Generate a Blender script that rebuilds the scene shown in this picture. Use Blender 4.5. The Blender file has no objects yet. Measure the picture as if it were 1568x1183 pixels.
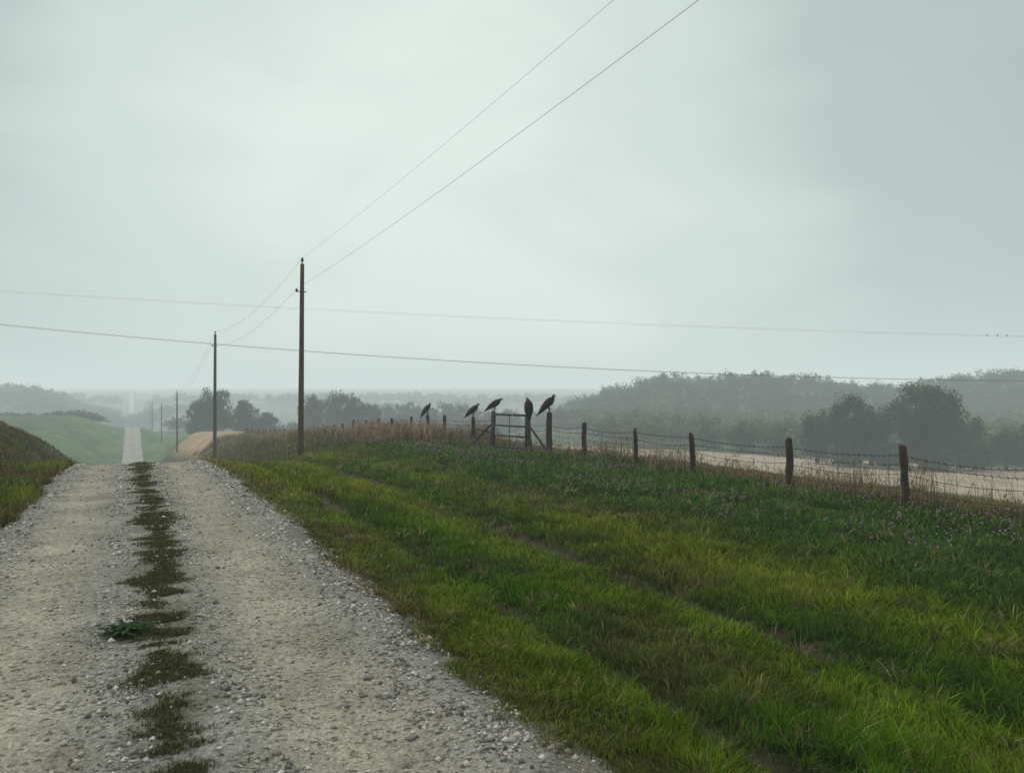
import bpy, math
import numpy as np
rng = np.random.default_rng(7)
R = math.radians
# World frame: +Y runs along the gravel road, +X is to its right. Camera yawed 25.5 deg to the right.
YAW = R(25.54); CS, SN = math.cos(YAW), math.sin(YAW)
CZ = 2.2
def cam2w(X, Y):            # lateral/depth in the view direction -> world x(t), y(s)
    return CS*X + SN*Y, -SN*X + CS*Y
def depth(t, s): return SN*t + CS*s
def lat(t, s): return CS*t - SN*s

# ------------------------------------------------------------------ noise
LAT = np.random.default_rng(3).random((8, 256, 256))
def vn(x, y, k=0):
    x = np.asarray(x, float); y = np.asarray(y, float)
    xi = np.floor(x).astype(int); yi = np.floor(y).astype(int)
    fx = x-xi; fy = y-yi; fx = fx*fx*(3-2*fx); fy = fy*fy*(3-2*fy)
    L = LAT[k]; a = L[xi & 255, yi & 255]; b = L[(xi+1) & 255, yi & 255]
    c = L[xi & 255, (yi+1) & 255]; d = L[(xi+1) & 255, (yi+1) & 255]
    return (a*(1-fx)+b*fx)*(1-fy)+(c*(1-fx)+d*fx)*fy
def fbm(x, y, k=0, o=3):
    r = 0; a = .5; n = 0
    for i in range(o):
        r = r+a*vn(x*2**i+13.7*i, y*2**i+5.1*i, (k+i) % 8); n += a; a *= .5
    return r/n
def sm(x): x = np.clip(x, 0, 1); return x*x*(3-2*x)

# ------------------------------------------------------------------ terrain height
def profile(kn, sig=5):
    g = np.arange(-450, 3100, 1.0)
    z = np.interp(g, [k[0] for k in kn], [k[1] for k in kn])
    w = np.exp(-.5*(np.arange(-20, 21)/sig)**2); w /= w.sum()
    zp = np.pad(z, 20, mode='edge'); z = np.convolve(zp, w, 'valid')
    return lambda s: np.interp(s, g, z)
Pf = profile([(-450,0),(22,0),(30,-.3),(40,-1.6),(60,-3.9),(100,-8),(150,-12),(200,-15),(230,-14.7),(285,-11.3),(330,-13),(450,-25),(600,-31),(700,-31),(1000,-23),(1330,-9.6),(1600,-6),(3000,-6)],4)
Qf = profile([(-450,0),(33,0),(42,-.3),(50,-.75),(57,-1.1),(80,-2.9),(108,-4.3),(158,-5.6),(200,-9),(260,-13),(400,-18),(600,-28),(1000,-23),(1330,-10),(3000,-6)])
PLf = profile([(-450,0),(36,0),(60,-1.7),(100,-6.5),(150,-11),(230,-9),(285,-6.5),(330,-10),(450,-22),(600,-28),(1000,-20),(1330,-8),(3000,-5)])
def H(t, s):
    t = np.asarray(t, float); s = np.asarray(s, float)
    P = Pf(s); Q = Qf(s); PL = PLf(s)
    Lt = np.interp(-t, [2,3,4.2,5.5,7,10,16,40], [0,.02,.2,.65,1.35,2.4,3.2,3.8])*(1-sm((s-44)/80))
    Rt = np.interp(t, [2.3,4,6,10,15,17,25,40,62,97,150,220,400], [0,-.2,-.4,-.42,-.5,-.7,-2.0,-4.2,-6.9,-11,-13.2,-16,-18])
    Qw = np.where(t > 15, np.exp(-np.clip(t-15, 0, 1e4)/60), 1)
    zr = (P+(Q-P)*sm((t-3)/9))*Qw+Rt
    zl = P+(PL-P)*sm((-t-2.5)/np.where(s > 120, 16, 3.5))+Lt
    z = np.where(t > 0.3, zr, zl)
    Y = depth(t, s); X = lat(t, s)
    zf = np.interp(Y, [280,600,900,1300,2000], [-22,-28,-22,-10,-5])
    zf = zf+(23+2.5*np.sin(X/37)+2*np.sin(X/19+1))*np.exp(-((Y-400)/80)**2)*sm((X+10)/95)
    zf = zf+22*np.exp(-((Y-620)/100)**2-((X+420)/140)**2)
    zf = zf+9*np.exp(-((Y-900)/90)**2)*(fbm(X/160, Y/400, 2))
    wf = sm((Y-270)/120)*sm((np.abs(t)-12)/60)
    z = z*(1-wf)+zf*wf
    off = sm((np.abs(t-.25)-2.4)/2)
    z = z+off*((fbm(t/1.7, s/1.7, 1)-.5)*.14+(fbm(t/25, s/25, 4)-.5)*.7*sm((np.abs(t)-16)/30))
    z = z+sm((-t-2.6)/2)*(fbm(t/2.5,s/4,6)-.5)*.5*(1-sm((s-80)/60))
    for c in (3.6, 6.0):
        z = z-.07*np.exp(-((t-c-.15*(vn(s/4, 0*s, 5)-.5))/.2)**2)*(s < 60)
    return z
def road_add(TT, SS, u):
    z=.004+.03*sm((1-np.abs(u))/.15)+.02*np.exp(-((TT-.27)/.35)**2)
    z=z-.02*np.exp(-((TT+.8)/.4)**2)-.02*np.exp(-((TT-1.3)/.4)**2)
    return z+(.03*np.exp(-((TT-1.95)/.18)**2)+.03*np.exp(-((TT+1.5)/.18)**2)+.02*(fbm(TT/.3,SS/.3,6)-.5)*(np.abs(u)<.98))*(SS<60)
RA,RB=-1.95,2.5
def surf(t, s):
    u=(t-RA)/(RB-RA)*2-1
    return H(t,s)+np.where(np.abs(u)<1, road_add(t,s,np.clip(u,-1,1)), 0)

# ------------------------------------------------------------------ mesh helpers
def link(o):
    bpy.context.scene.collection.objects.link(o); return o
def mk(name, V, F, mats, col=None, midx=None, smooth=False, parent=None):
    V = np.ascontiguousarray(V, dtype=np.float32); F = np.ascontiguousarray(F, dtype=np.int32)
    me = bpy.data.meshes.new(name); k = F.shape[1]
    me.vertices.add(len(V)); me.vertices.foreach_set('co', V.ravel())
    me.loops.add(F.size); me.loops.foreach_set('vertex_index', F.ravel())
    me.polygons.add(len(F)); me.polygons.foreach_set('loop_start', np.arange(len(F), dtype=np.int32)*k)
    me.update(calc_edges=True)
    if col is not None:
        a = me.color_attributes.new('Col', 'FLOAT_COLOR', 'POINT')
        c = np.ones((len(V), 4), np.float32); c[:, :3] = col; a.data.foreach_set('color', c.ravel())
    for m in (mats if isinstance(mats, (list, tuple)) else [mats]): me.materials.append(m)
    if midx is not None: me.polygons.foreach_set('material_index', np.asarray(midx, np.int32))
    if smooth: me.polygons.foreach_set('use_smooth', np.ones(len(F), bool))
    o = link(bpy.data.objects.new(name, me))
    if parent: o.parent = parent
    return o
def empty(name, loc=(0,0,0)):
    e = bpy.data.objects.new(name, None); e.location = loc; e.empty_display_size = .3
    return link(e)
class Geo:
    def __init__(s): s.V=[]; s.F=[]; s.C=[]; s.M=[]; s.n=0
    def add(s, V, F, c=(1,1,1), m=0):
        V=np.asarray(V,float); F=np.asarray(F,int)
        s.V.append(V); s.F.append(F+s.n); s.n+=len(V)
        c=np.asarray(c,float); s.C.append(np.broadcast_to(c,(len(V),3)) if c.ndim==1 else c)
        s.M.append(np.full(len(F),m))
    def tube(s, pts, rad, n=6, c=(1,1,1), m=0, jit=0, cap=True, flat=None):
        pts=np.asarray(pts,float); rad=np.broadcast_to(np.asarray(rad,float),(len(pts),))
        T=np.gradient(pts,axis=0); T/=np.linalg.norm(T,axis=1)[:,None]+1e-9
        up=np.where(np.abs(T[:,2:3])>.9, np.array([[1.,0,0]]), np.array([[0,0,1.]]))
        A=np.cross(T,up); A/=np.linalg.norm(A,axis=1)[:,None]; B=np.cross(A,T)
        th=np.arange(n)*2*math.pi/n
        ring=A[:,None,:]*np.cos(th)[None,:,None]+B[:,None,:]*np.sin(th)[None,:,None]
        rr=rad[:,None]*(1+jit*(rng.random((len(pts),n))-.5))
        V=pts[:,None,:]+ring*rr[:,:,None]; V=V.reshape(-1,3); F=[]
        for i in range(len(pts)-1):
            for j in range(n):
                a=i*n+j; b=i*n+(j+1)%n; F+=[(a,b,b+n),(a,b+n,a+n)]
        if cap:
            V=np.vstack([V,pts[:1],pts[-1:]]); q=len(V)-2; L=(len(pts)-1)*n
            for j in range(n):
                F+=[(q,(j+1)%n,j),(q+1,L+j,L+(j+1)%n)]
        s.add(V,F,c,m)
    def obj(s, name, mats, smooth=False, parent=None):
        return mk(name,np.vstack(s.V),np.vstack(s.F),mats,np.vstack(s.C),np.concatenate(s.M),smooth,parent)

# ------------------------------------------------------------------ materials
def newmat(name):
    m=bpy.data.materials.new(name); m.use_nodes=True; nt=m.node_tree
    for n in list(nt.nodes): nt.nodes.remove(n)
    out=nt.nodes.new('ShaderNodeOutputMaterial'); return m,nt,out
def N(nt,t,**k):
    n=nt.nodes.new(t)
    for a,b in k.items(): setattr(n,a,b)
    return n
def leafmat(name, trans=.3, rough=.6, noise=None):
    m,nt,out=newmat(name)
    at=N(nt,'ShaderNodeAttribute',attribute_name='Col')
    b=N(nt,'ShaderNodeBsdfPrincipled'); b.inputs['Roughness'].default_value=rough
    b.inputs['Specular IOR Level'].default_value=.12
    tr=N(nt,'ShaderNodeBsdfTranslucent'); mx=N(nt,'ShaderNodeMixShader'); mx.inputs[0].default_value=trans
    nt.links.new(at.outputs['Color'],b.inputs['Base Color']); nt.links.new(at.outputs['Color'],tr.inputs['Color'])
    nt.links.new(b.outputs[0],mx.inputs[1]); nt.links.new(tr.outputs[0],mx.inputs[2]); nt.links.new(mx.outputs[0],out.inputs[0])
    return m
def attrmat(name, rough=.9, scale=8, lo=.7, hi=1.3, bump=.3, scale2=None, stretch=None, spec=.2):
    m,nt,out=newmat(name)
    at=N(nt,'ShaderNodeAttribute',attribute_name='Col')
    tc=N(nt,'ShaderNodeTexCoord'); mp=N(nt,'ShaderNodeMapping')
    if stretch: mp.inputs['Scale'].default_value=stretch
    nt.links.new(tc.outputs['Object'],mp.inputs[0])
    no=N(nt,'ShaderNodeTexNoise'); no.inputs['Scale'].default_value=scale; no.inputs['Detail'].default_value=10
    no.inputs['Roughness'].default_value=.68
    nt.links.new(mp.outputs[0],no.inputs[0])
    mr=N(nt,'ShaderNodeMapRange'); mr.inputs[1].default_value=.3; mr.inputs[2].default_value=.7
    mr.inputs[3].default_value=lo; mr.inputs[4].default_value=hi
    nt.links.new(no.outputs[0],mr.inputs[0])
    mu=N(nt,'ShaderNodeVectorMath',operation='SCALE'); nt.links.new(at.outputs['Color'],mu.inputs[0]); nt.links.new(mr.outputs[0],mu.inputs['Scale'])
    b=N(nt,'ShaderNodeBsdfPrincipled'); b.inputs['Roughness'].default_value=rough; b.inputs['Specular IOR Level'].default_value=spec
    bp=N(nt,'ShaderNodeBump'); bp.inputs['Strength'].default_value=bump; bp.inputs['Distance'].default_value=.05
    nt.links.new(no.outputs[0],bp.inputs['Height']); nt.links.new(bp.outputs[0],b.inputs['Normal'])
    nt.links.new(mu.outputs[0],b.inputs['Base Color']); nt.links.new(b.outputs[0],out.inputs[0])
    return m
M_ground=attrmat('ground_mat',.95,.35,.5,1.5,.6)
M_grass=leafmat('grass_mat',.38,.6)
M_leaf=leafmat('foliage_mat',.2,.9)
M_bark=attrmat('bark_mat',.9,6,.6,1.3,.6,stretch=(3,3,.5))
M_wood=attrmat('weathered_wood_mat',.9,9,.5,1.6,.8,stretch=(4,4,.35))
M_metal=attrmat('gate_metal_mat',.6,20,.6,1.3,.2,spec=.4)
M_wire=attrmat('wire_mat',.6,20,.9,1.1,.0,spec=.2)
M_feather=attrmat('feather_mat',.65,30,.5,1.6,.4)
M_stone=attrmat('stone_mat',.85,90,.75,1.2,.3)

# road material
m,nt,out=newmat('gravel_road_mat'); M_road=m
at=N(nt,'ShaderNodeAttribute',attribute_name='Col'); tc=N(nt,'ShaderNodeTexCoord')
n1=N(nt,'ShaderNodeTexNoise'); n1.inputs['Scale'].default_value=1.1; n1.inputs['Detail'].default_value=6
n2=N(nt,'ShaderNodeTexNoise'); n2.inputs['Scale'].default_value=18; n2.inputs['Detail'].default_value=6; n2.inputs['Roughness'].default_value=.75
v=N(nt,'ShaderNodeTexVoronoi'); v.inputs['Scale'].default_value=30
v2=N(nt,'ShaderNodeTexVoronoi'); v2.inputs['Scale'].default_value=70
for n in (n1,n2,v,v2): nt.links.new(tc.outputs['Object'],n.inputs['Vector'])
def MR(src,a,b,c,d):
    r=N(nt,'ShaderNodeMapRange'); r.inputs[1].default_value=a; r.inputs[2].default_value=b; r.inputs[3].default_value=c; r.inputs[4].default_value=d
    nt.links.new(src,r.inputs[0]); return r.outputs[0]
def MU(a,b,op='MULTIPLY'):
    r=N(nt,'ShaderNodeMath',operation=op); nt.links.new(a,r.inputs[0]); nt.links.new(b,r.inputs[1]); return r.outputs[0]
sv=N(nt,'ShaderNodeSeparateColor'); nt.links.new(v.outputs['Color'],sv.inputs[0])
sv2=N(nt,'ShaderNodeSeparateColor'); nt.links.new(v2.outputs['Color'],sv2.inputs[0])
f=MU(MR(n1.outputs[0],.3,.7,.75,1.22),MR(n2.outputs[0],.3,.7,.65,1.3))
f=MU(f,MR(sv.outputs[0],0,.25,.32,1.0)); f=MU(f,MR(sv2.outputs[1],0,1,.68,1.32))
sc=N(nt,'ShaderNodeVectorMath',operation='SCALE'); nt.links.new(at.outputs['Color'],sc.inputs[0]); nt.links.new(f,sc.inputs['Scale'])
b=N(nt,'ShaderNodeBsdfPrincipled'); b.inputs['Roughness'].default_value=.92; b.inputs['Specular IOR Level'].default_value=.15
nt.links.new(sc.outputs[0],b.inputs['Base Color'])
bp=N(nt,'ShaderNodeBump'); bp.inputs['Strength'].default_value=.7; bp.inputs['Distance'].default_value=.012
hh=MU(sv.outputs[0],n2.outputs[0],'ADD'); nt.links.new(hh,bp.inputs['Height']); nt.links.new(bp.outputs[0],b.inputs['Normal'])
nt.links.new(b.outputs[0],out.inputs[0])

# ------------------------------------------------------------------ ground sheet
def axis(lo, hi, step, g, far_lo, far_hi):
    a=list(np.arange(lo,hi+1e-6,step)); d=step
    while a[-1]<far_hi: d=min(d*g,60); a.append(a[-1]+d)
    b=[];d=step;x=lo
    while x>far_lo: d=min(d*g,60); x-=d; b.append(x)
    return np.array(b[::-1]+a)
ta=axis(-6,18,.13,1.028,-2300,2300); sa=axis(-3,60,.28,1.016,-400,2900)
T,S=np.meshgrid(ta,sa); Z=H(T,S)
Z=Z-.05*(np.abs(T-.25)<1.75)
nt_,ns_=len(ta),len(sa)
V=np.stack([T,S,Z],-1).reshape(-1,3)
idx=np.arange(nt_*ns_).reshape(ns_,nt_)
F=np.stack([idx[:-1,:-1],idx[:-1,1:],idx[1:,1:],idx[1:,:-1]],-1).reshape(-1,4)
t=V[:,0]; s=V[:,1]; Yd=depth(t,s); Xl=lat(t,s)
col=np.empty((len(V),3))
def mixc(mask,c): 
    global col
    mask=np.clip(mask,0,1)[:,None]; col=col*(1-mask)+np.array(c)*mask
col[:]=(.035,.05,.012)
mixc(fbm(t/.8,s/.8,3)*1.6-.5,(.055,.042,.022))
mixc(sm((np.abs(t-9)-8)/6)*.7,(.075,.095,.028))
mixc(sm((t-18)/8),(.12,.12,.04))
mixc(np.exp(-((t-6)/.35)**2)*.9,(.055,.038,.024)); mixc(np.exp(-((t-3.6)/.3)**2)*.7,(.06,.045,.026))
def sfar(t): return 103+1.45*(150-t)
w=sm((t-56-8*fbm(s/20,0*s,2))/8)*sm((sfar(t)-s)/6)*sm((Yd-10)/20)
mixc(w,(.46,.355,.26))
mixc(w*sm((fbm(t/6,s/30,1)-.45)/.15)*.6,(.36,.295,.185))
w=sm((s-92)/8)*sm((175-s)/10)*sm((t-6)/3)*sm((44-t)/6)
mixc(w,(.42,.29,.18)); mixc(w*sm((fbm(t/3,s/10,1)-.45)/.15)*.5,(.30,.22,.12))
w=sm((t-40)/20)*sm((s-sfar(t))/6)*(1-sm((Yd-330)/60)); mixc(w,(.06,.09,.03))
w=sm((-t-3)/3)*sm((s-60)/20)*(1-sm((s-330)/60)); mixc(w,(.04,.058,.024))
mixc(w*sm((fbm(t/14,s/30,2)-.45)/.15)*.7,(.065,.09,.032))
w=sm((24+10*(fbm(s/30,t/30,1)-.5)-np.abs(t))/10)*sm((s-170)/15)*(1-sm((s-330)/40)); mixc(w,(.085,.16,.04))
mixc(w*sm((fbm(t/5,s/12,2)-.45)/.15)*.6,(.05,.08,.035))
w=sm((Yd-330)/80); mixc(w*.9,(.045,.06,.028))
w=sm((fbm(Xl/90,Yd/60,5)-.55)/.08)*sm((Yd-300)/50); mixc(w*.5,(.12,.14,.06))
mk('ground',V,F,M_ground,col,smooth=True)

# ------------------------------------------------------------------ gravel road
tr=np.linspace(RA,RB,37); TT,SS=np.meshgrid(tr,sa)
u=(TT-RA)/(RB-RA)*2-1
edge=(fbm(SS/1.6,np.sign(u)*7+0*SS,2)-.5)*.45*np.abs(u)**6
zadd=road_add(TT,SS,u)
TT=TT+edge*np.sign(u)
zz=H(TT,SS)+zadd
V=np.stack([TT,SS,zz],-1).reshape(-1,3); k=len(tr)
idx=np.arange(k*ns_).reshape(ns_,k)
F=np.stack([idx[:-1,:-1],idx[:-1,1:],idx[1:,1:],idx[1:,:-1]],-1).reshape(-1,4)
t=V[:,0]+.25*(fbm(V[:,0]/.5,V[:,1]/.7,5)-.5); s=V[:,1]
col=np.empty((len(V),3)); col[:]=(.285,.275,.25)
mixc(np.exp(-((t+.85)/.42)**2)+np.exp(-((t-1.25)/.42)**2),(.41,.37,.29))
mixc(np.exp(-((t-.3)/.3)**2)*.8*sm((fbm(V[:,0]/.6,V[:,1]/.9,1)-.30)/.2),(.12,.11,.07))
mixc((sm((V[:,0]-2.0)/.35)+sm((-1.5-V[:,0])/.35))*.6,(.13,.11,.075))
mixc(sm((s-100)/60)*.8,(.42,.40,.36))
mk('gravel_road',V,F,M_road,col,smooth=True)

# ------------------------------------------------------------------ loose stones
n=100000
r=np.exp(rng.uniform(np.log(3.6),np.log(30),n)); t=rng.uniform(-2.2,2.75,n)
s=np.sqrt(np.maximum(r*r-t*t,.1)) 
p=.10+.95*np.exp(-((t-2.0)/.31)**2)+.8*np.exp(-((t+1.5)/.25)**2)+.5*np.exp(-((t+.1)/.2)**2)+.4*np.exp(-((t-.7)/.18)**2)
p*=np.where((t>2.35)|(t<-1.85),.45,1)
k=rng.random(n)<p*(sm((fbm(t/.35,s/.5,2)-.3)/.4)+.15); t=t[k];s=s[k]; n=len(t)
rad=np.clip(rng.lognormal(-4.65,.5,n),.004,.034)*np.clip(depth(t,s)/8,1,3)**.4
base=np.array([[1,0,0],[-1,0,0],[0,1,0],[0,-1,0],[0,0,1],[0,0,-1]],float)
tri=np.array([[0,2,4],[2,1,4],[1,3,4],[3,0,4],[2,0,5],[1,2,5],[3,1,5],[0,3,5]])
dirs=base[None]*(.65+.7*rng.random((n,6,1)))+.35*(rng.random((n,6,3))-.5)
a=rng.random(n)*6.28; ca,sa_=np.cos(a)[:,None],np.sin(a)[:,None]
dx=dirs[:,:,0]*ca-dirs[:,:,1]*sa_; dy=dirs[:,:,0]*sa_+dirs[:,:,1]*ca
Vs=np.stack([dx,dy,dirs[:,:,2]*.7],-1)*rad[:,None,None]
zc=surf(t,s)
Vs+=np.stack([t,s,zc+rad*.3],-1)[:,None,:]
F=(tri[None]+6*np.arange(n)[:,None,None]).reshape(-1,3)
g=rng.uniform(.14,.92,n)**1.1; tint=np.array([[1,.97,.93],[1,.91,.78],[.97,.97,1.0],[.85,.74,.62]])[rng.integers(0,4,n)]
mk('loose_gravel',Vs.reshape(-1,3),F,M_stone,np.repeat(np.minimum(g,.8)[:,None]*tint,6,axis=0))

# ------------------------------------------------------------------ blades
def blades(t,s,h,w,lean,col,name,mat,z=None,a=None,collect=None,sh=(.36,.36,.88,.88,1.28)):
    n=len(t); z=H(t,s) if z is None else z
    a=rng.random(n)*6.283 if a is None else a
    fa=rng.random(n)*6.283
    lx=np.cos(a)*lean*h; ly=np.sin(a)*lean*h
    wx=np.cos(fa)*w*.5; wy=np.sin(fa)*w*.5
    hz=h*np.sqrt(np.clip(1-(lean*.7)**2,.15,1))
    B=np.stack([t,s,z-.01],-1)
    W=np.stack([wx,wy,0*wx],-1)
    Mid=B+np.stack([lx*.3,ly*.3,hz*.65],-1); Tip=B+np.stack([lx,ly,hz],-1)
    V=np.stack([B-W,B+W,Mid+W*.8,Mid-W*.8,Tip],1).reshape(-1,3)
    f=np.array([[0,1,2],[0,2,3],[3,2,4]])
    F=(f[None]+5*np.arange(n)[:,None,None]).reshape(-1,3)
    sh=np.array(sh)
    C=(col[:,None,:]*sh[None,:,None]).reshape(-1,3)  # shade between blades put into the colour: dark roots, lighter tips
    if collect is not None: collect.add(V,F,C); return
    return mk(name,V,F,mat,C)
def sector(n,r0,r1,a0=-50,a1=48):
    r=np.exp(rng.uniform(np.log(r0),np.log(r1),n)); a=rng.uniform(R(a0),R(a1),n)
    X=r*np.sin(a);Y=r*np.cos(a); return cam2w(X,Y)+(r,)
G=np.array
def L(a,b,x): return a*(1-x[:,None])+b*x[:,None]
c1=G([.095,.215,.008]);c2=G([.235,.275,.022]);c3=G([.165,.145,.036]);c4=G([.066,.160,.016]);c5=G([.40,.33,.16])
def gate_gap(t,s): return 1-.78*np.exp(-((s-31.4)/3.0)**2)*sm((t-11)/2)
def grasscol(t,s,n):
    f1=fbm(t/1.1,s/1.1,0); f2=fbm(t/4,s/6,2)
    cb=8.8+1.6*(fbm(s/3,t/3,3)-.5)
    wcl=sm((t-cb)/1.2); wfe=sm((t-14.6)/1.2); left=t<-1.5
    sw=.5+.5*np.sin(t*2.6+1.3*fbm(s/8,t/3,1))
    col=L(np.broadcast_to(c1,(n,3)),c2,np.clip(sm((f2-.40)/.25)*.5+.38*sw,0,1))
    col=col*(.82+.3*sw)[:,None]
    ol=np.clip(sm((fbm(t/1.5,s/3,6)-.50)/.15)*.5+.5*sm((3.6-t)/1.3),0,.8)*(~left); col=L(col,c3,ol*(1-wcl))
    col=L(col,c4,wcl*.9); col=L(col,G([.20,.155,.06]),wfe*sm((f1-.2)/.3)*.85)
    far=sm((s-24)/14)*sm((8-t)/5)*.7*sm((f2-.33)/.25); col=L(col,G([.22,.15,.06]),far)
    far=sm((s-30)/12)*sm((t-6)/3)*.35; col=L(col,G([.17,.18,.05]),far)
    lf=left*sm((fbm(t/1.2,s/2.5,3)-.36)/.15)*.75; col=L(col,G([.17,.11,.045]),lf)
    col=np.where(left[:,None],col*.8,col)
    dry=(rng.random(n)<.06+.12*ol); col[dry]=c5*rng.uniform(.5,1.1,(dry.sum(),1))
    return col,f1,f2,wcl,wfe,left
def rutmask(t,s):
    f1=fbm(t/1.1,s/1.1,0)
    return np.clip(np.exp(-((t-3.6)/.28)**2)*sm((f1-.44)/.12)*.95+np.exp(-((t-6.0-.15*(vn(s/4,0*s,5)-.5))/.34)**2)*sm((fbm(t/2,s/1.2,5)-.42)/.12)*1.0,0,.97)
GR=Geo()
t,s,r=sector(800000,3.4,75)
n=len(t)
def edges(t,s,n):
    return 2.2+.6*(fbm(s/1.3,0*s+3,2)-.5)+.45*(vn(s/.25,0*s,4)-.5), -1.72-.6*(fbm(s/1.3,0*s+9,2)-.5)
e_r,e_l=edges(t,s,n)
f3=vn(t/.22,s/.22,6)
acc=np.where((t>e_r)|(t<e_l),1.,0.)
acc*=np.where((t>e_r)&(t<e_r+.35),.45+.5*f3,1)
acc*=(1-rutmask(t,s))*(.35+1.0*f3)
k=rng.random(n)<acc; t,s,r,f3=[q[k] for q in (t,s,r,f3)]; n=len(t)
col,f1,f2,wcl,wfe,left=grasscol(t,s,n)
h=.04+.06*f1+.06*f3*sm((t-2.6)/1.5)+.05*sm((f2-.45)/.2)
h=h+wcl*(.03+.12*vn(t/.6,s/.6,2)); h=h+wfe*(.04+.12*f1)
h=np.where(left,h+.05+.14*vn(t/.5,s/.8,4),h)
h*=rng.uniform(.5,1.5,n)*gate_gap(t,s)
w=np.clip(.0017*r**.9,.005,.05)*rng.uniform(.6,1.4,n)*(1+wcl*.6)
col=col*rng.uniform(.45,1.45,(n,1))*(.65+.65*vn(t/.35,s/.35,3))[:,None]; col[:,0]*=rng.uniform(.8,1.25,n)
aa=6.283*fbm(t/.9,s/.9,7)*2+rng.normal(0,1.1,n)
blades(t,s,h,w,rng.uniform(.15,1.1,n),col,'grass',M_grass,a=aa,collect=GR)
print('grass blades',n)
# tussocks
t,s,r=sector(34000,3.6,40); n=len(t); e_r,e_l=edges(t,s,n)
k=((t>e_r+.1)|(t<e_l-.1))&(t<17)&(rng.random(n)<sm((fbm(t/1.3,s/1.3,4)-.36)/.25)*(1-rutmask(t,s))); t,s,r=t[k],s[k],r[k]; n=len(t)
col,f1,f2,wcl,wfe,left=grasscol(t,s,n); B_=20
th=rng.uniform(.08,.21,n)*(.8+.5*f1)*(1+.35*wcl)*np.where(left,1.3,np.clip((t-1.6)/2,.5,1))*gate_gap(t,s)
rep=lambda q: np.repeat(q,B_,axis=0)
tc_=rep(col*rng.uniform(.55,1.4,(n,1)))*rng.uniform(.5,1.5,(n*B_,1)); a_=rng.random(n*B_)*6.283; ro=rng.random(n*B_)**.5*.05*rep(.7+r/20)
tt=rep(t)+np.cos(a_)*ro; ss=rep(s)+np.sin(a_)*ro
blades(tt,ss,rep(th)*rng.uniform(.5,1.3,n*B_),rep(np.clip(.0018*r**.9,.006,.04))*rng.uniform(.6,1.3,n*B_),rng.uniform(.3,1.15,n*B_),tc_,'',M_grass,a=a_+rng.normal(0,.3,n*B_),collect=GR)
# grass on the crown of the road: ragged continuous core with tongues spreading sideways
n=280000; s=np.exp(rng.uniform(np.log(3.8),np.log(30),n)); t=.3+rng.normal(0,.27,n)
cc=.28+.2*(vn(s/1.8,0*s,1)-.5)
fq=.45*fbm(t/.4,s/.25,7)+.55*fbm(t/1.2,s/.16,4)
big=fbm(0*s+.3,s/1.6,6)
pt=sm((fq-(.33+.36*np.abs(t-cc)/.5-.26*(big-.5)))/.20)
k=rng.random(n)<pt*(.25+.65*vn(t/.06,s/.06,2)); t,s=t[k],s[k]; n=len(t); d_=depth(t,s)
col=L(np.broadcast_to(G([.075,.10,.022]),(n,3)),G([.19,.16,.07]),rng.random(n)**1.7)*rng.uniform(.35,1.3,(n,1))
blades(t,s,rng.uniform(.015,.055,n),np.clip(.0014*d_,.005,.028)*rng.uniform(.6,1.3,n),rng.uniform(.5,1.3,n),col,'',M_grass,z=surf(t,s),a=rng.normal(0,1.4,n),collect=GR)
GR.obj('grass',M_grass)

# clover patch
t,s,r=sector(240000,7,50,-25,48); n=len(t)
cb=8.9+1.6*(fbm(s/3,t/3,3)-.5)
k=(rng.random(n)<sm((t-cb)/1.5)*sm((15.2-t)/1)*(.15+1.0*sm((fbm(t/.7,s/.7,5)-.35)/.25))); t,s,r=t[k],s[k],r[k]; n=len(t)
col=L(np.broadcast_to(G([.060,.145,.02]),(n,3)),G([.15,.27,.055]),rng.random(n)*(.3+.9*vn(t/.9,s/.9,1)))*rng.uniform(.45,1.35,(n,1))*(.7+.55*vn(t/.5,s/.5,2))[:,None]
zz=H(t,s)+rng.uniform(.03,.18,n)*(.5+vn(t/.6,s/.6,2))*gate_gap(t,s)
blades(t,s,rng.uniform(.04,.09,n),np.clip(.0022*r,.02,.07)*rng.uniform(.7,1.3,n),rng.uniform(.8,1.4,n),col,'clover_leaves',M_grass,z=zz)
n=3400; s=rng.uniform(8,48,n); t=rng.uniform(10.0,15.5,n); k=fbm(t/1.2,s/2,4)>.49; t=t[k];s=s[k];n=len(t)
zz=H(t,s)+rng.uniform(.18,.34,n); q=rng.uniform(.016,.028,n)
Vs=base[None]*q[:,None,None]+np.stack([t,s,zz],-1)[:,None,:]
F=(tri[None]+6*np.arange(n)[:,None,None]).reshape(-1,3)
mk('clover_flowers',Vs.reshape(-1,3),F,M_leaf,np.repeat(G([[.42,.25,.40]])*rng.uniform(.6,1.2,(n,1)),6,axis=0))

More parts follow.
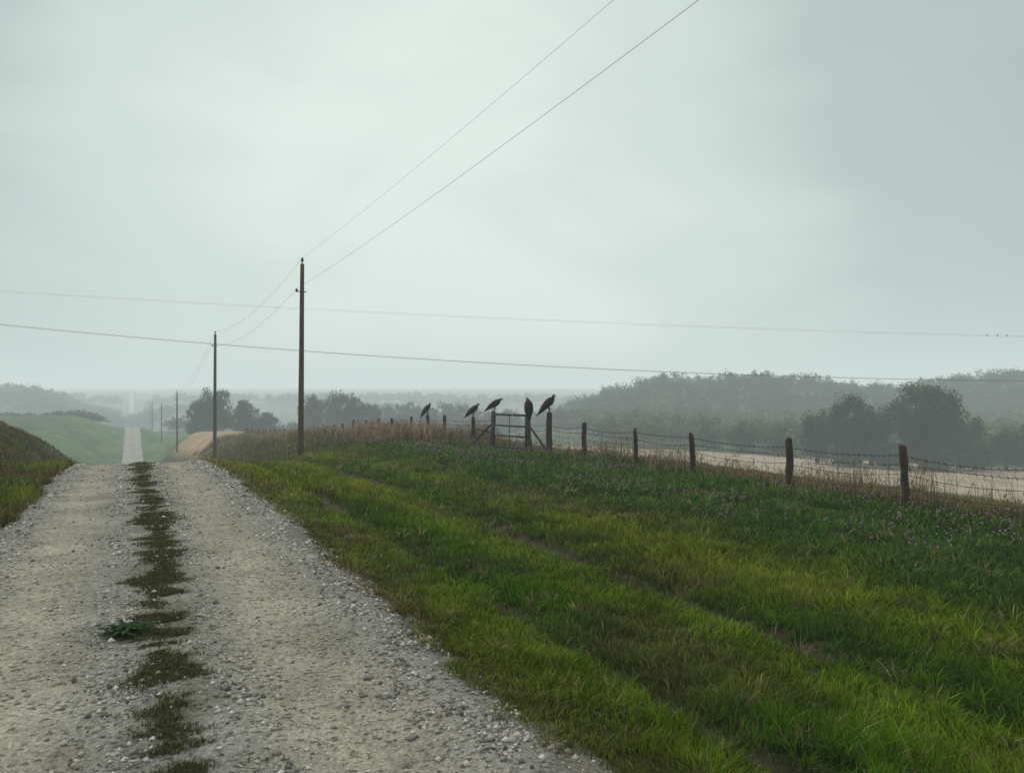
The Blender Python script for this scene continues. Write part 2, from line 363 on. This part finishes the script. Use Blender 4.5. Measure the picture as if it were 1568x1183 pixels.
# ------------------------------------------------------------------ tall dry weeds on the fence line
def weeds(name,s,t,h,wk,c_a,c_b,green):
    n=len(s); col=L(np.broadcast_to(G(c_a),(n,3)),G(c_b),rng.random(n)); gr=rng.random(n)<green; col[gr]=G([.10,.14,.04])
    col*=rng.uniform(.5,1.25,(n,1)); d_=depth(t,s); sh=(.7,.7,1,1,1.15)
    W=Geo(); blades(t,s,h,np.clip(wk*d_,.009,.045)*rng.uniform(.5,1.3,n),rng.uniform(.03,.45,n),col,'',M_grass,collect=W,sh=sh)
    m_=rng.random(n)<.45; tt=np.repeat(t[m_],3)+rng.normal(0,.05,m_.sum()*3); ss=np.repeat(s[m_],3)+rng.normal(0,.05,m_.sum()*3)
    zz=H(tt,ss)+np.repeat(h[m_],3)*rng.uniform(.35,.98,len(tt)); cc=np.repeat(col[m_],3,axis=0)*rng.uniform(.5,1.15,(len(tt),1))
    blades(tt,ss,rng.uniform(.05,.13,len(tt)),np.clip(wk*1.8*depth(tt,ss),.02,.07),rng.uniform(.6,1.4,len(tt)),cc,'',M_grass,z=zz,collect=W,sh=sh)
    W.obj(name,M_grass)
n=95000
s=rng.uniform(4,125,n); t=rng.normal(16.0,.9,n)
dens=np.interp(s,[4,20,27,29,34,37,50,90,125],[.40,.55,.30,.03,.03,.7,1,1,.7])*sm((fbm(s/1.1,t/1.2,6)-.41)/.14)
dens=np.where((t<15.3),dens*.45,dens)
k=rng.random(n)<dens; s,t=s[k],t[k]
f=fbm(s/1.6,t/2,1)
h=(.1+1.3*f**1.5)*rng.uniform(.35,1.3,len(s))*np.interp(s,[4,12,25,36,60],[1.0,1.25,1.2,1.2,1.3])
weeds('tall_dry_weeds',s,t,h,.00065,(.30,.23,.12),(.52,.38,.26),.16)
n=46000; s=rng.uniform(37,80,n); t=rng.uniform(10.5,15.2,n); k=rng.random(n)<sm((fbm(s/1.5,t/1.5,2)-.38)/.15)*sm((t-10)/3); s,t=s[k],t[k]
weeds('tall_dry_weeds',s,t,(.25+1.5*fbm(s/1.2,t/1.3,3)**1.6)*rng.uniform(.35,1.15,len(s)),.00075,(.36,.24,.15),(.58,.42,.30),.12)
n=32000; s=rng.uniform(42,115,n); t=rng.uniform(5.0,15.5,n)
k=rng.random(n)<sm((fbm(s/3,t/3,2)-.40)/.2)*sm((t-4.5)/4); s,t=s[k],t[k]; n=len(t)
weeds('brow_weeds',s,t,rng.uniform(.2,.85,n),.0007,(.15,.16,.05),(.45,.31,.20),.3)

# broad-leaf weed growing in the road crown
wx,wy=cam2w(-3.36,6.95); g=Geo(); z0=float(surf(G([wx]),G([wy]))[0])
for i in range(190):
    a=rng.random()*6.28; l=rng.uniform(.08,.24); el=rng.uniform(.1,.8); w=.010+rng.random()*.012
    b0=G([wx+rng.normal(0,.05),wy+rng.normal(0,.03),z0]); d=G([math.cos(a),math.sin(a),0]); p=G([-d[1],d[0],0])*w
    m1=b0+d*l*.5+G([0,0,l*el*.6]); m2=b0+d*l+G([0,0,l*el*.55])
    c=G([.04,.10,.016])*rng.uniform(.5,1.6)
    g.add([b0,m1-p,m1+p,m2],[(0,1,2),(1,3,2)],c)
g.obj('weed_clump',M_grass)

# ------------------------------------------------------------------ fence
fence=empty('fence')
ps=[5.6,8.8,11.9,15.2,18.8,22,25.1,28,29.9,33.3,35.9,39.4,42.2]+list(np.arange(45.6,122,3.3))
def fx(s): return 15.0+.1*math.sin(s*.9)+(.3 if s==11.9 else 0)
posts={}
for i,s0 in enumerate(ps):
    s1=s0+(0 if s0<43 else rng.uniform(-.4,.4)); x=fx(s0)
    hgt=1.38+rng.uniform(-.08,.08); rd=.07+rng.random()*.025
    ln=rng.normal(0,.04,2)
    if s0==28: hgt,rd,ln=1.66,.125,G([.01,.0])
    if s0==29.9: hgt,rd=1.5,.1
    if s0==33.3: hgt,rd,ln=1.62,.11,G([.06,-.04])
    if s0==35.9: hgt,rd,ln=1.38,.1,G([-.03,0])
    if s0==11.9: hgt,rd,ln=1.42,.080,G([-.12,.02])
    if s0==15.2: hgt,rd,ln=1.42,.095,G([-.02,.02])
    if s0==18.8: rd,ln=.08,G([-.11,.02])
    if s0==22: rd,ln=.065,G([-.07,.0])
    z=float(H(x,s1)); g=Geo()
    zs=np.array([-.2,0,.15,.3,.45,.6,.75,.9,1])*hgt; zs[0]=-.2; zs[-2]=hgt-.05
    jx=rng.normal(0,.010,9); jy=rng.normal(0,.010,9)
    pts=np.stack([x+ln[0]*zs/1.3+jx,s1+ln[1]*zs/1.3+jy,z+zs],-1)
    g.tube(pts,rd*G([1.12,1.12,1.05,1.0,1.03,.96,.98,.92,.72]),10,c=G([.065,.05,.038])*rng.uniform(.7,1.1),jit=.28)
    g.obj('post_%d'%i,M_wood,parent=fence)
    posts[s0]=(x,s1,z,hgt,ln)
keys=sorted(posts)
g=Geo(); wc=(.04,.036,.034)
for a,b in zip(keys[:-1],keys[1:]):
    if a==29.9: continue
    A=posts[a];B=posts[b]; span=b-a
    for lv in (.20,.50,.80,1.0,1.2):
        kk=9; q=np.linspace(0,1,kk); sag=(-.02-.10*rng.random())*4*q*(1-q)
        p=np.stack([A[0]+(B[0]-A[0])*q+(A[4][0]*(1-q)+B[4][0]*q)*lv/1.3-.08, A[1]+(B[1]-A[1])*q, (A[2])*(1-q)+B[2]*q+lv+sag],-1)
        g.tube(p,.0062 if a<45 else .009,4,c=wc,cap=False)
        if lv>.9 and a<36:
            for u_ in np.arange(.04,1,.16/span):
                c0=G([np.interp(u_,q,p[:,j]) for j in range(3)])
                g.tube([c0+G([.01,-.016,-.034]),c0+G([-.01,.016,.034])],.006,3,c=wc,cap=False)
    if a<36:
        for u_ in np.arange(.12,1,.75/span):
            x=A[0]+(B[0]-A[0])*u_-.08; y=A[1]+(B[1]-A[1])*u_; z=A[2]*(1-u_)+B[2]*u_
            g.tube([(x,y,z+.1),(x,y,z+1.0)],.004,3,c=wc,cap=False)
g.obj('barbed_wire',M_wire,parent=fence)
g=Geo(); bc=(.05,.04,.034)
A=posts[29.9]; g.tube([(A[0]-.02,A[1]-.1,A[2]+1.05),(A[0]-.02,A[1]-1.75,A[2]+.08)],.05,7,c=bc,jit=.2)
A=posts[33.3]; g.tube([(A[0]-.02,A[1]+.1,A[2]+1.0),(A[0]-.5,A[1]+1.3,A[2]+.0)],.05,7,c=bc,jit=.2)
g.tube([(A[0]-.15,A[1]+1.4,A[2]+.75),(A[0]+.02,A[1]-.1,A[2]+.62)],.04,7,c=bc,jit=.2)
g.tube([(A[0]-.1,A[1]-.2,A[2]-.1),(A[0]-.08,A[1]-.25,A[2]+1.15)],.05,7,c=bc,jit=.2)
g.obj('brace',M_wood,parent=fence)
# gate
g=Geo(); A=posts[29.9]; B=posts[33.3]
p0=G([A[0]-.1,A[1]+.12]); p1=G([B[0]-.25,B[1]-.75]); zb=A[2]+.12
def gp(u_,z): q=p0+(p1-p0)*u_; return G([q[0],q[1],zb+z])
gc=(.022,.025,.024)
for zz_ in (0,.48,.92,1.40): g.tube([gp(0,zz_),gp(1,zz_-.02)],.046 if zz_ in(0,1.40) else .04,8,c=gc)
for u_ in (0,1): g.tube([gp(u_,0),gp(u_,1.41)],.05,8,c=gc)
g.tube([gp(.5,0),gp(.5,1.38)],.018,6,c=gc)
for zz_ in (.25,1.1):
    q=gp(0,zz_); g.tube([q,(A[0],A[1],q[2])],.02,6,c=gc)
g.obj('gate',M_metal,smooth=False)

# ------------------------------------------------------------------ vultures
def bird(name,loc,rotz,scale,pose='side',pitch=0,head=(0,0)):
    if pose=='side':
        sp=[(-.50,-.12,.015,.05),(-.42,-.03,.02,.075),(-.30,.11,.05,.085),(-.2,.22,.11,.12),(-.08,.34,.15,.145),(.03,.44,.155,.145),(.11,.52,.12,.115),(.155,.585,.075,.07),(.18,.63,.052,.05),(.205,.665,.046,.045),(.24,.67,.036,.034),(.275,.655,.02,.018),(.30,.625,.006,.006)]
    else:
        sp=[(-.20,-.14,.02,.06),(-.18,-.04,.03,.08),(-.14,.08,.07,.11),(-.1,.2,.12,.15),(-.05,.34,.15,.17),(-.01,.46,.15,.165),(.03,.55,.115,.13),(.06,.61,.075,.08),(.08,.655,.05,.052),(.10,.69,.047,.046),(.135,.695,.036,.034),(.17,.675,.02,.018),(.19,.645,.006,.006)]
    P=G([(a,0,b) for a,b,_,_ in sp]); ht=G([c for _,_,c,_ in sp]); wd=G([d for *_,d in sp])
    P[9:,0]+=head[0]; P[9:,1]+=head[1]; P[8,0]+=head[0]*.5
    T=np.gradient(P,axis=0); T/=np.linalg.norm(T,axis=1)[:,None]; Nn=np.stack([-T[:,2],0*T[:,0],T[:,0]],-1)
    n=14; th=np.arange(n)*2*math.pi/n; g=Geo()
    V=P[:,None,:]+Nn[:,None,:]*(np.cos(th)[None,:,None]*ht[:,None,None])+G([0,1,0])*(np.sin(th)[None,:,None]*wd[:,None,None])
    V=V.reshape(-1,3); F=[]
    for i in range(len(P)-1):
        for j in range(n):
            a=i*n+j;b=i*n+(j+1)%n; F+=[(a,b,b+n),(a,b+n,a+n)]
    for j in range(1,n-1): F.append((0,j+1,j)); F.append(((len(P)-1)*n,(len(P)-1)*n+j,(len(P)-1)*n+j+1))
    C=np.full((len(V),3),.010); C[:]=(.012,.011,.011)
    C[9*n:11*n]=(.05,.022,.02); C[11*n:]=(.2,.18,.15)
    g.add(V,F,C,0)
    for sd in (-1,1):
        if pose=='side': w=[(.10,.53,.02),(.03,.46,.09),(-.09,.33,.125),(-.22,.19,.10),(-.34,.05,.055),(-.44,-.07,.02),(-.48,-.12,.005)]
        else: w=[(.02,.56,.02),(-.03,.48,.09),(-.09,.34,.13),(-.14,.18,.11),(-.18,.03,.07),(-.2,-.08,.03),(-.21,-.13,.005)]
        WP=G([(a,sd*(.125 if 0<i<4 else .08 if i<5 else .04),b) for i,(a,b,_) in enumerate(w)]); WR=G([c for *_,c in w])
        T2=np.gradient(WP,axis=0);T2/=np.linalg.norm(T2,axis=1)[:,None]; N2=np.cross(T2,G([0,1,0])); N2/=np.linalg.norm(N2,axis=1)[:,None]
        V=WP[:,None,:]+N2[:,None,:]*(np.cos(th)[None,:,None]*WR[:,None,None])+G([0,1,0])*(np.sin(th)[None,:,None]*(WR*.38)[:,None,None])
        V=V.reshape(-1,3);F=[]
        for i in range(len(WP)-1):
            for j in range(n):
                a=i*n+j;b=i*n+(j+1)%n;F+=[(a,b,b+n),(a,b+n,a+n)]
        g.add(V,F,(.016,.014,.013),0)
        g.tube([(-.06,sd*.055,.28),(.02,sd*.055,.13),(-.01,sd*.05,.02),(.0,sd*.05,.0)],[.05,.025,.013,.013],7,c=(.03,.025,.022))
        for dy in (-.5,0,.5):
            g.tube([(0,sd*.05,.008),(.055,sd*.05+dy*.04,.006)],[.01,.006],5,c=(.05,.045,.04))
        g.tube([(0,sd*.05,.008),(-.035,sd*.05,.006)],[.01,.006],5,c=(.05,.045,.04))
    o=g.obj(name,M_feather,smooth=True); o.location=loc; o.rotation_euler=(0,pitch,rotz); o.scale=(scale,)*3
    return o
def top(k): A=posts[k]; return (A[0]+A[4][0]*A[3]/1.3,A[1]+A[4][1]*A[3]/1.3,A[2]+A[3]-.005)
bird('vulture',top(28),-YAW+R(8),1.03,head=(-.03,0))
bird('vulture',top(29.9),-YAW+R(100),1.08,'up',head=(.0,.05))
bird('vulture',top(33.3),-YAW-R(10),.95,pitch=R(12),head=(.02,0))
bird('vulture',top(35.9),-YAW+R(12),.97,pitch=R(5))
bird('vulture',top(42.2),-YAW+R(20),.95,pitch=R(-6),head=(-.02,-.02))

# ------------------------------------------------------------------ utility poles and lines
def pole(t0,s0,ztop,lower=1.4,rad=.15,lean=(0,0)):
    zb=float(H(t0,s0)); h=ztop-zb; e=empty('utility_pole',(t0,s0,zb)); g=Geo()
    q=np.linspace(0,1,12); pts=np.stack([lean[0]*q,lean[1]*q,-.3+(h+.3)*q],-1)
    g.tube(pts,rad*(1-.36*q),12,c=(.10,.07,.048),jit=.06); g.obj('shaft',M_wood,smooth=True,parent=e)
    g=Geo(); tp=G([lean[0],lean[1],h])
    g.tube([tp,tp+G([0,0,.12]),tp+G([0,0,.13]),tp+G([0,0,.26]),tp+G([0,0,.32])],[.03,.03,.075,.06,.03],9,c=(.06,.05,.045))
    b=tp-G([0,0,lower]); g.tube([b,b-G([.28,0,-.02])],.028,6,c=(.05,.045,.04)); g.tube([b-G([.28,0,.03]),b-G([.28,0,-.05]),b-G([.28,0,-.16])],[.03,.07,.035],9,c=(.06,.05,.045))
    g.tube([b,b+G([.2,0,0])],.03,6,c=(.05,.045,.04))
    g.obj('insulators',M_metal,parent=e)
    return G([t0+lean[0],s0+lean[1],ztop+.28]), G([t0+lean[0]-.28,s0+lean[1],ztop-lower+.12])
pl=[]
x,y=cam2w(7.0,3.9); pl.append(pole(x,y,9.5,1.15))
x,y=cam2w(-10.62,40); pl.append(pole(x,y,8.35,1.4,.155,(.08,-.03)))
x,y=cam2w(-28.0,75); pl.append(pole(x,y,7.1,1.1,.18,(.05,.02)))
x,y=cam2w(-59.3,141); pl.append(pole(x,y,1.1,1.2,.16))
x,y=cam2w(-94.6,215); pl.append(pole(x,y,-2.5,1.2,.17))
x,y=cam2w(-131,290); pl.append(pole(x,y,-3.6,1.2,.17))
x,y=cam2w(-168,370); pl.append(pole(x,y,-5.5,1.2,.17))
g=Geo()
def wire(a,b,sag,rad,n=25,c=(.08,.08,.085)):
    q=np.linspace(0,1,n)[:,None]; p=a*(1-q)+b*q; p[:,2]-=(sag*4*q*(1-q))[:,0]; g.tube(p,rad,4,c=c,cap=False)
for i,(a,b) in enumerate(zip(pl[:-1],pl[1:])):
    for k in (0,1): wire(a[k],b[k],(.25,.9,1.3,1.5,1.5,1.5)[i],((.0040,.0052),(.006,.007),(.008,.008),(.01,.01),(.01,.01),(.01,.01))[i][k])
g.obj('power_line',M_wire)
def zl(X): return 3.72-.0523*(X-2.3)+.000586*(X-2.3)**2
def zu(X): return 7.46-.0466*(X+4.5)+.000255*(X+4.5)**2
for X in (-60,60):
    x,y=cam2w(X,60.5); zb=float(H(x,y)); e=empty('utility_pole',(x,y,zb)); g=Geo(); h=max(zl(X),zu(X))+.3-zb
    q=np.linspace(0,1,8); g.tube(np.stack([0*q,0*q,-.3+(h+.3)*q],-1),.16*(1-.35*q),12,c=(.075,.06,.05),jit=.05); g.obj('shaft',M_wood,smooth=True,parent=e)
    g=Geo(); dx,dy=SN*.7,CS*.7
    for zz_ in (zl(X)-zb-.05,zu(X)-zb-.05): g.tube([(-dx,-dy,zz_),(dx,dy,zz_)],.05,6,c=(.07,.06,.05))
    g.obj('crossarm',M_wood,parent=e)
g=Geo(); Xs=np.linspace(-60,60,70)
for fn,off,dz,rd,cc in ((zl,-.5,0,.010,.07),(zl,.5,.07,.008,.07),(zu,-.5,0,.0045,.15),(zu,.5,.16,.0035,.15)):
    x,y=cam2w(Xs,60.5+off); g.tube(np.stack([x,y,fn(Xs)+dz],-1),rd,4,c=(cc,cc,cc),cap=False)
g.obj('power_line',M_wire)
for X in (35.8,36.6,37.3):
    x,y=cam2w(X,60.0); bird('small_bird',(x,y,zu(X)+.005),-YAW+R(rng.uniform(-40,40)),.2)

# ------------------------------------------------------------------ trees
def crown(n,cx,cy,cz,rx,ry,rz,size,nl,dark=1.0,seedcol=None,lo=.24,hi=.42,vmin=-.75):
    u=rng.random(nl)*6.283; v_=rng.uniform(vmin,1,nl); rr=rng.random(nl)**.45*.74
    q=np.sqrt(1-v_**2)
    lc=np.stack([np.cos(u)*q*rr*rx,np.sin(u)*q*rr*ry,v_*rr*rz],-1); lr=rng.uniform(lo,hi,nl)
    li=rng.integers(0,nl,n); d=rng.normal(size=(n,3)); d/=np.linalg.norm(d,axis=1)[:,None]
    rad=rng.random(n)**.4*(1+.25*rng.random(n)**6)
    p=lc[li]+d*(rad*lr[li])[:,None]*G([rx,ry,rz*.9])
    c0=G([cx,cy,cz])+p
    a=rng.normal(size=(n,3)); a/=np.linalg.norm(a,axis=1)[:,None]; b=np.cross(a,d+1e-3); b/=np.linalg.norm(b,axis=1)[:,None]
    sz=size*rng.uniform(.5,1.3,(n,1))
    V=np.stack([c0-a*sz*.5,c0+a*sz*.5+b*sz*.25,c0+b*sz*.9],1).reshape(-1,3)
    F=np.arange(3*n).reshape(-1,3)
    base_c=G([.040,.074,.020]) if seedcol is None else G(seedcol)
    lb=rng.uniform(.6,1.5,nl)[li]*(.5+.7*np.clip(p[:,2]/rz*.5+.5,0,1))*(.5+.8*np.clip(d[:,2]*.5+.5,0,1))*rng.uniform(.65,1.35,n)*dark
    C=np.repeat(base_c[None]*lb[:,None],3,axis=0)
    return V,F,C,lc
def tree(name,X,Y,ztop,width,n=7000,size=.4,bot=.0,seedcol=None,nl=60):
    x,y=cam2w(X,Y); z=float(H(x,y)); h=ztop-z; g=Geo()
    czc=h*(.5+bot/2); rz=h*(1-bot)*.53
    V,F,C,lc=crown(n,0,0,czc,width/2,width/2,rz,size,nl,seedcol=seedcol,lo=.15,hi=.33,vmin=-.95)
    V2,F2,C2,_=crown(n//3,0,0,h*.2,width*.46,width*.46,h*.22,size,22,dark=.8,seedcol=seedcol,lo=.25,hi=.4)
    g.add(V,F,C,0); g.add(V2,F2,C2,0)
    r0=.022*h+.1
    g.tube([(0,0,-.3),(.05,0,h*.15),(.1,.05,h*.35),(.0,.1,h*.6)],[r0*1.3,r0,r0*.8,r0*.3],9,c=(.05,.042,.035),m=1,jit=.1)
    for c in lc[:16]:
        e=c+G([0,0,czc]); b0=G([.08,.03,h*rng.uniform(.15,.42)]); mid=(b0+e)/2+G([0,0,.03*h])
        g.tube([b0,mid,e],[r0*.45,r0*.28,r0*.08],6,c=(.05,.042,.035),m=1)
    o=g.obj(name,[M_leaf,M_bark]); o.location=(x,y,z); return o
dk=(.026,.050,.013)
tree('oak_tree',75.5,146,4.6,17.5,26000,.36,nl=90,seedcol=dk)
tree('oak_tree',64.0,150,2.4,12,11000,.36,seedcol=dk)
tree('oak_tree',69.5,154,-.2,9,5000,.38,seedcol=dk)
tree('oak_tree',59.0,154,-1.2,8,5000,.38,seedcol=dk)
tree('oak_tree',84.0,150,-1.2,11,7000,.38,seedcol=dk)
for (X,Y,zt,w) in ((93,150,-4.5,10),(57.5,172,-5.0,11),(68,144,-7.5,8),(62,148,-8,7),(76,143,-8,9),(84,145,-7.0,8),(52,180,-5.4,9),(99,152,-4,10),(47,190,-6.2,8)):
    tree('shrub',X,Y,zt,w,3200,.36,nl=26)
tree('oak_tree',-86,230,3.4,13,8000,.5,seedcol=dk)
tree('oak_tree',-80.0,238,-1.0,11,5000,.5,seedcol=dk)
tree('oak_tree',-92.5,234,-1.4,9,4000,.5,seedcol=dk)
tree('oak_tree',-74.0,240,-5.0,8,3000,.5)
tree('oak_tree',-64.5,258,.6,12,6500,.5,seedcol=dk)
tree('oak_tree',-58,262,1.5,12,6500,.5,seedcol=dk)
tree('oak_tree',-52,258,.9,12,6500,.5,seedcol=dk)
tree('oak_tree',-46,262,-2.4,8,3500,.5)
for (X,w,zt) in ((-53,11,-4.3),(-47,11,-3.6),(-41,13,-2.7),(-34,12,-4.4),(-28,12,-2.8),(-22,11,-3.2),(-16,12,-5.2),(-9,13,-5.4),(-1,12,-6.0)):
    tree('oak_tree',X,330+rng.uniform(-12,12),zt,w,3600,.65)

def forest(name,n,fX,fY,hr,wr,nt=200,size=1.3,cond=None,yel=.1,dark=1.0,cz=.5,near=None):
    g=Geo()
    for i in range(n):
        X=rng.uniform(*fX); Y=rng.uniform(*fY)
        if cond is not None and not cond(X,Y): continue
        x,y=cam2w(X,Y); z=float(H(x,y)); h=rng.uniform(*hr); w=rng.uniform(*wr); nn_,sz=nt,size
        c=G([.032,.064,.019])*rng.uniform(.45,1.4); yy=yel
        if near and Y<near: nn_,sz=nt*2,size*.65; c=G([.085,.125,.05])*rng.uniform(.6,1.3); h*=.85; yy=.22  # closer band: extra haze put into the leaf colour as paler green
        if rng.random()<yy: c=G([.15,.16,.04])*rng.uniform(.7,1.2)
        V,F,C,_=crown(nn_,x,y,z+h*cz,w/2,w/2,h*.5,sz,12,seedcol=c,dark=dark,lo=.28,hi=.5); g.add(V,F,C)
    g.obj(name,M_leaf)
def condA(X,Y):
    t_,s_=cam2w(X,Y)
    return X>2+(425-Y)*.12 and t_>60 and s_>sfar(t_)+7 and X<Y*.85 and (vn(X/26,Y/18,3)>.12 or Y<320)
forest('distant_forest',3100,(5,350),(160,430),(7,12),(7,12),220,.9,cond=condA,yel=.08,near=285)
forest('distant_forest',380,(-500,-255),(540,670),(9,13),(10,17),170,1.6,yel=.03)
forest('distant_treeline',260,(-600,140),(840,940),(9,15),(14,26),120,2.4,cond=lambda X,Y: vn(X/60,Y/200,5)>.25 and abs(cam2w(X,Y)[0])>14,yel=.03)
forest('distant_treeline',110,(-80,60),(420,480),(6,10),(9,15),170,1.4)
forest('valley_trees',60,(-150,-60),(300,420),(4,8),(7,12),180,1.1,yel=.15,cond=lambda X,Y: abs(cam2w(X,Y)[0])>12)
forest('hedgerow',110,(-225,-118),(264,296),(1.5,3.5),(4,8),110,.7,yel=.1,cond=lambda X,Y: cam2w(X,Y)[0]<-9)

# ------------------------------------------------------------------ fog: one homogeneous bank of mist filling the valley
bpy.ops.mesh.primitive_cube_add(size=1,location=(0,600,-12)); fo=bpy.context.object; fo.name='fog'; fo.scale=(5600,6400,135)
m,nt,out=newmat('fog_mat')
ab=N(nt,'ShaderNodeVolumeAbsorption'); ab.inputs['Color'].default_value=(0,0,0,1); DEN=.00105; ab.inputs['Density'].default_value=DEN
em=N(nt,'ShaderNodeEmission'); em.inputs['Color'].default_value=(.62,.72,.70,1); em.inputs['Strength'].default_value=DEN  # mist glows by itself, standing in for daylight scattered inside it
ad=N(nt,'ShaderNodeAddShader'); nt.links.new(ab.outputs[0],ad.inputs[0]); nt.links.new(em.outputs[0],ad.inputs[1]); nt.links.new(ad.outputs[0],out.inputs['Volume'])
fo.data.materials.append(m)

# ------------------------------------------------------------------ world
wd=bpy.data.worlds.new('World'); bpy.context.scene.world=wd; wd.use_nodes=True; nt=wd.node_tree
for q in list(nt.nodes): nt.nodes.remove(q)
out=N(nt,'ShaderNodeOutputWorld'); bg=N(nt,'ShaderNodeBackground'); nt.links.new(bg.outputs[0],out.inputs[0])
SE,SR=R(48),R(-40)
sky=N(nt,'ShaderNodeTexSky',sky_type='NISHITA'); sky.sun_disc=False; sky.sun_elevation=SE; sky.sun_rotation=SR
tc=N(nt,'ShaderNodeTexCoord')
def nrm(v): v=np.array(v,float); return v/np.linalg.norm(v)
bx,by=cam2w(-.08,1.0); bd=nrm([bx,by,.20])
dp=N(nt,'ShaderNodeVectorMath',operation='DOT_PRODUCT'); nn=N(nt,'ShaderNodeVectorMath',operation='NORMALIZE')
nt.links.new(tc.outputs['Generated'],nn.inputs[0]); nt.links.new(nn.outputs[0],dp.inputs[0]); dp.inputs[1].default_value=tuple(bd)
mpn=N(nt,'ShaderNodeMapping'); mpn.inputs['Scale'].default_value=(1,1,2.2); nt.links.new(nn.outputs[0],mpn.inputs[0])
no=N(nt,'ShaderNodeTexNoise'); no.inputs['Scale'].default_value=2.6; no.inputs['Detail'].default_value=4; no.inputs['Roughness'].default_value=.45; no.inputs['Distortion'].default_value=.5
nt.links.new(mpn.outputs[0],no.inputs[0])
nz=N(nt,'ShaderNodeMapRange'); nz.inputs[1].default_value=.3; nz.inputs[2].default_value=.7; nz.inputs[3].default_value=-.03; nz.inputs[4].default_value=.03; nt.links.new(no.outputs[0],nz.inputs[0])
ad=N(nt,'ShaderNodeMath',operation='ADD'); nt.links.new(dp.outputs['Value'],ad.inputs[0]); nt.links.new(nz.outputs[0],ad.inputs[1])
cr=N(nt,'ShaderNodeValToRGB'); nt.links.new(ad.outputs[0],cr.inputs[0]); e=cr.color_ramp; e.interpolation='EASE'
e.elements[0].position=0; e.elements[0].color=(.60,.62,.57,1); e.elements[1].position=1; e.elements[1].color=(.80,.89,.83,1)
for p_,c_ in ((.70,(.40,.49,.48,1)),(.85,(.46,.57,.545,1)),(.94,(.66,.76,.71,1))):
    q=e.elements.new(p_); q.color=c_
sk=N(nt,'ShaderNodeVectorMath',operation='SCALE'); sk.inputs['Scale'].default_value=.08; nt.links.new(sky.outputs[0],sk.inputs[0])
mx=N(nt,'ShaderNodeMix',data_type='RGBA'); mx.inputs['Factor'].default_value=.96
nt.links.new(sk.outputs[0],mx.inputs['A']); nt.links.new(cr.outputs[0],mx.inputs['B']); nt.links.new(mx.outputs['Result'],bg.inputs[0]); bg.inputs[1].default_value=1.0

sl=bpy.data.lights.new('sun','SUN'); sl.energy=1.1; sl.angle=R(20); sl.color=(1,.95,.86); so=link(bpy.data.objects.new('sun',sl))
from mathutils import Vector
sd=Vector((math.sin(SR)*math.cos(SE),math.cos(SR)*math.cos(SE),math.sin(SE))); so.rotation_euler=sd.to_track_quat('Z','Y').to_euler()

cd=bpy.data.cameras.new('camera'); cd.lens=28; cd.sensor_width=36; cd.clip_end=9000; cd.clip_start=.05
co=link(bpy.data.objects.new('camera',cd)); co.location=(0,0,CZ); co.rotation_euler=(R(90),0,-YAW)
sc=bpy.context.scene; sc.camera=co
sc.view_settings.view_transform='Standard'; sc.view_settings.look='None'; sc.view_settings.exposure=0
sc.cycles.transparent_max_bounces=16; sc.cycles.volume_bounces=0
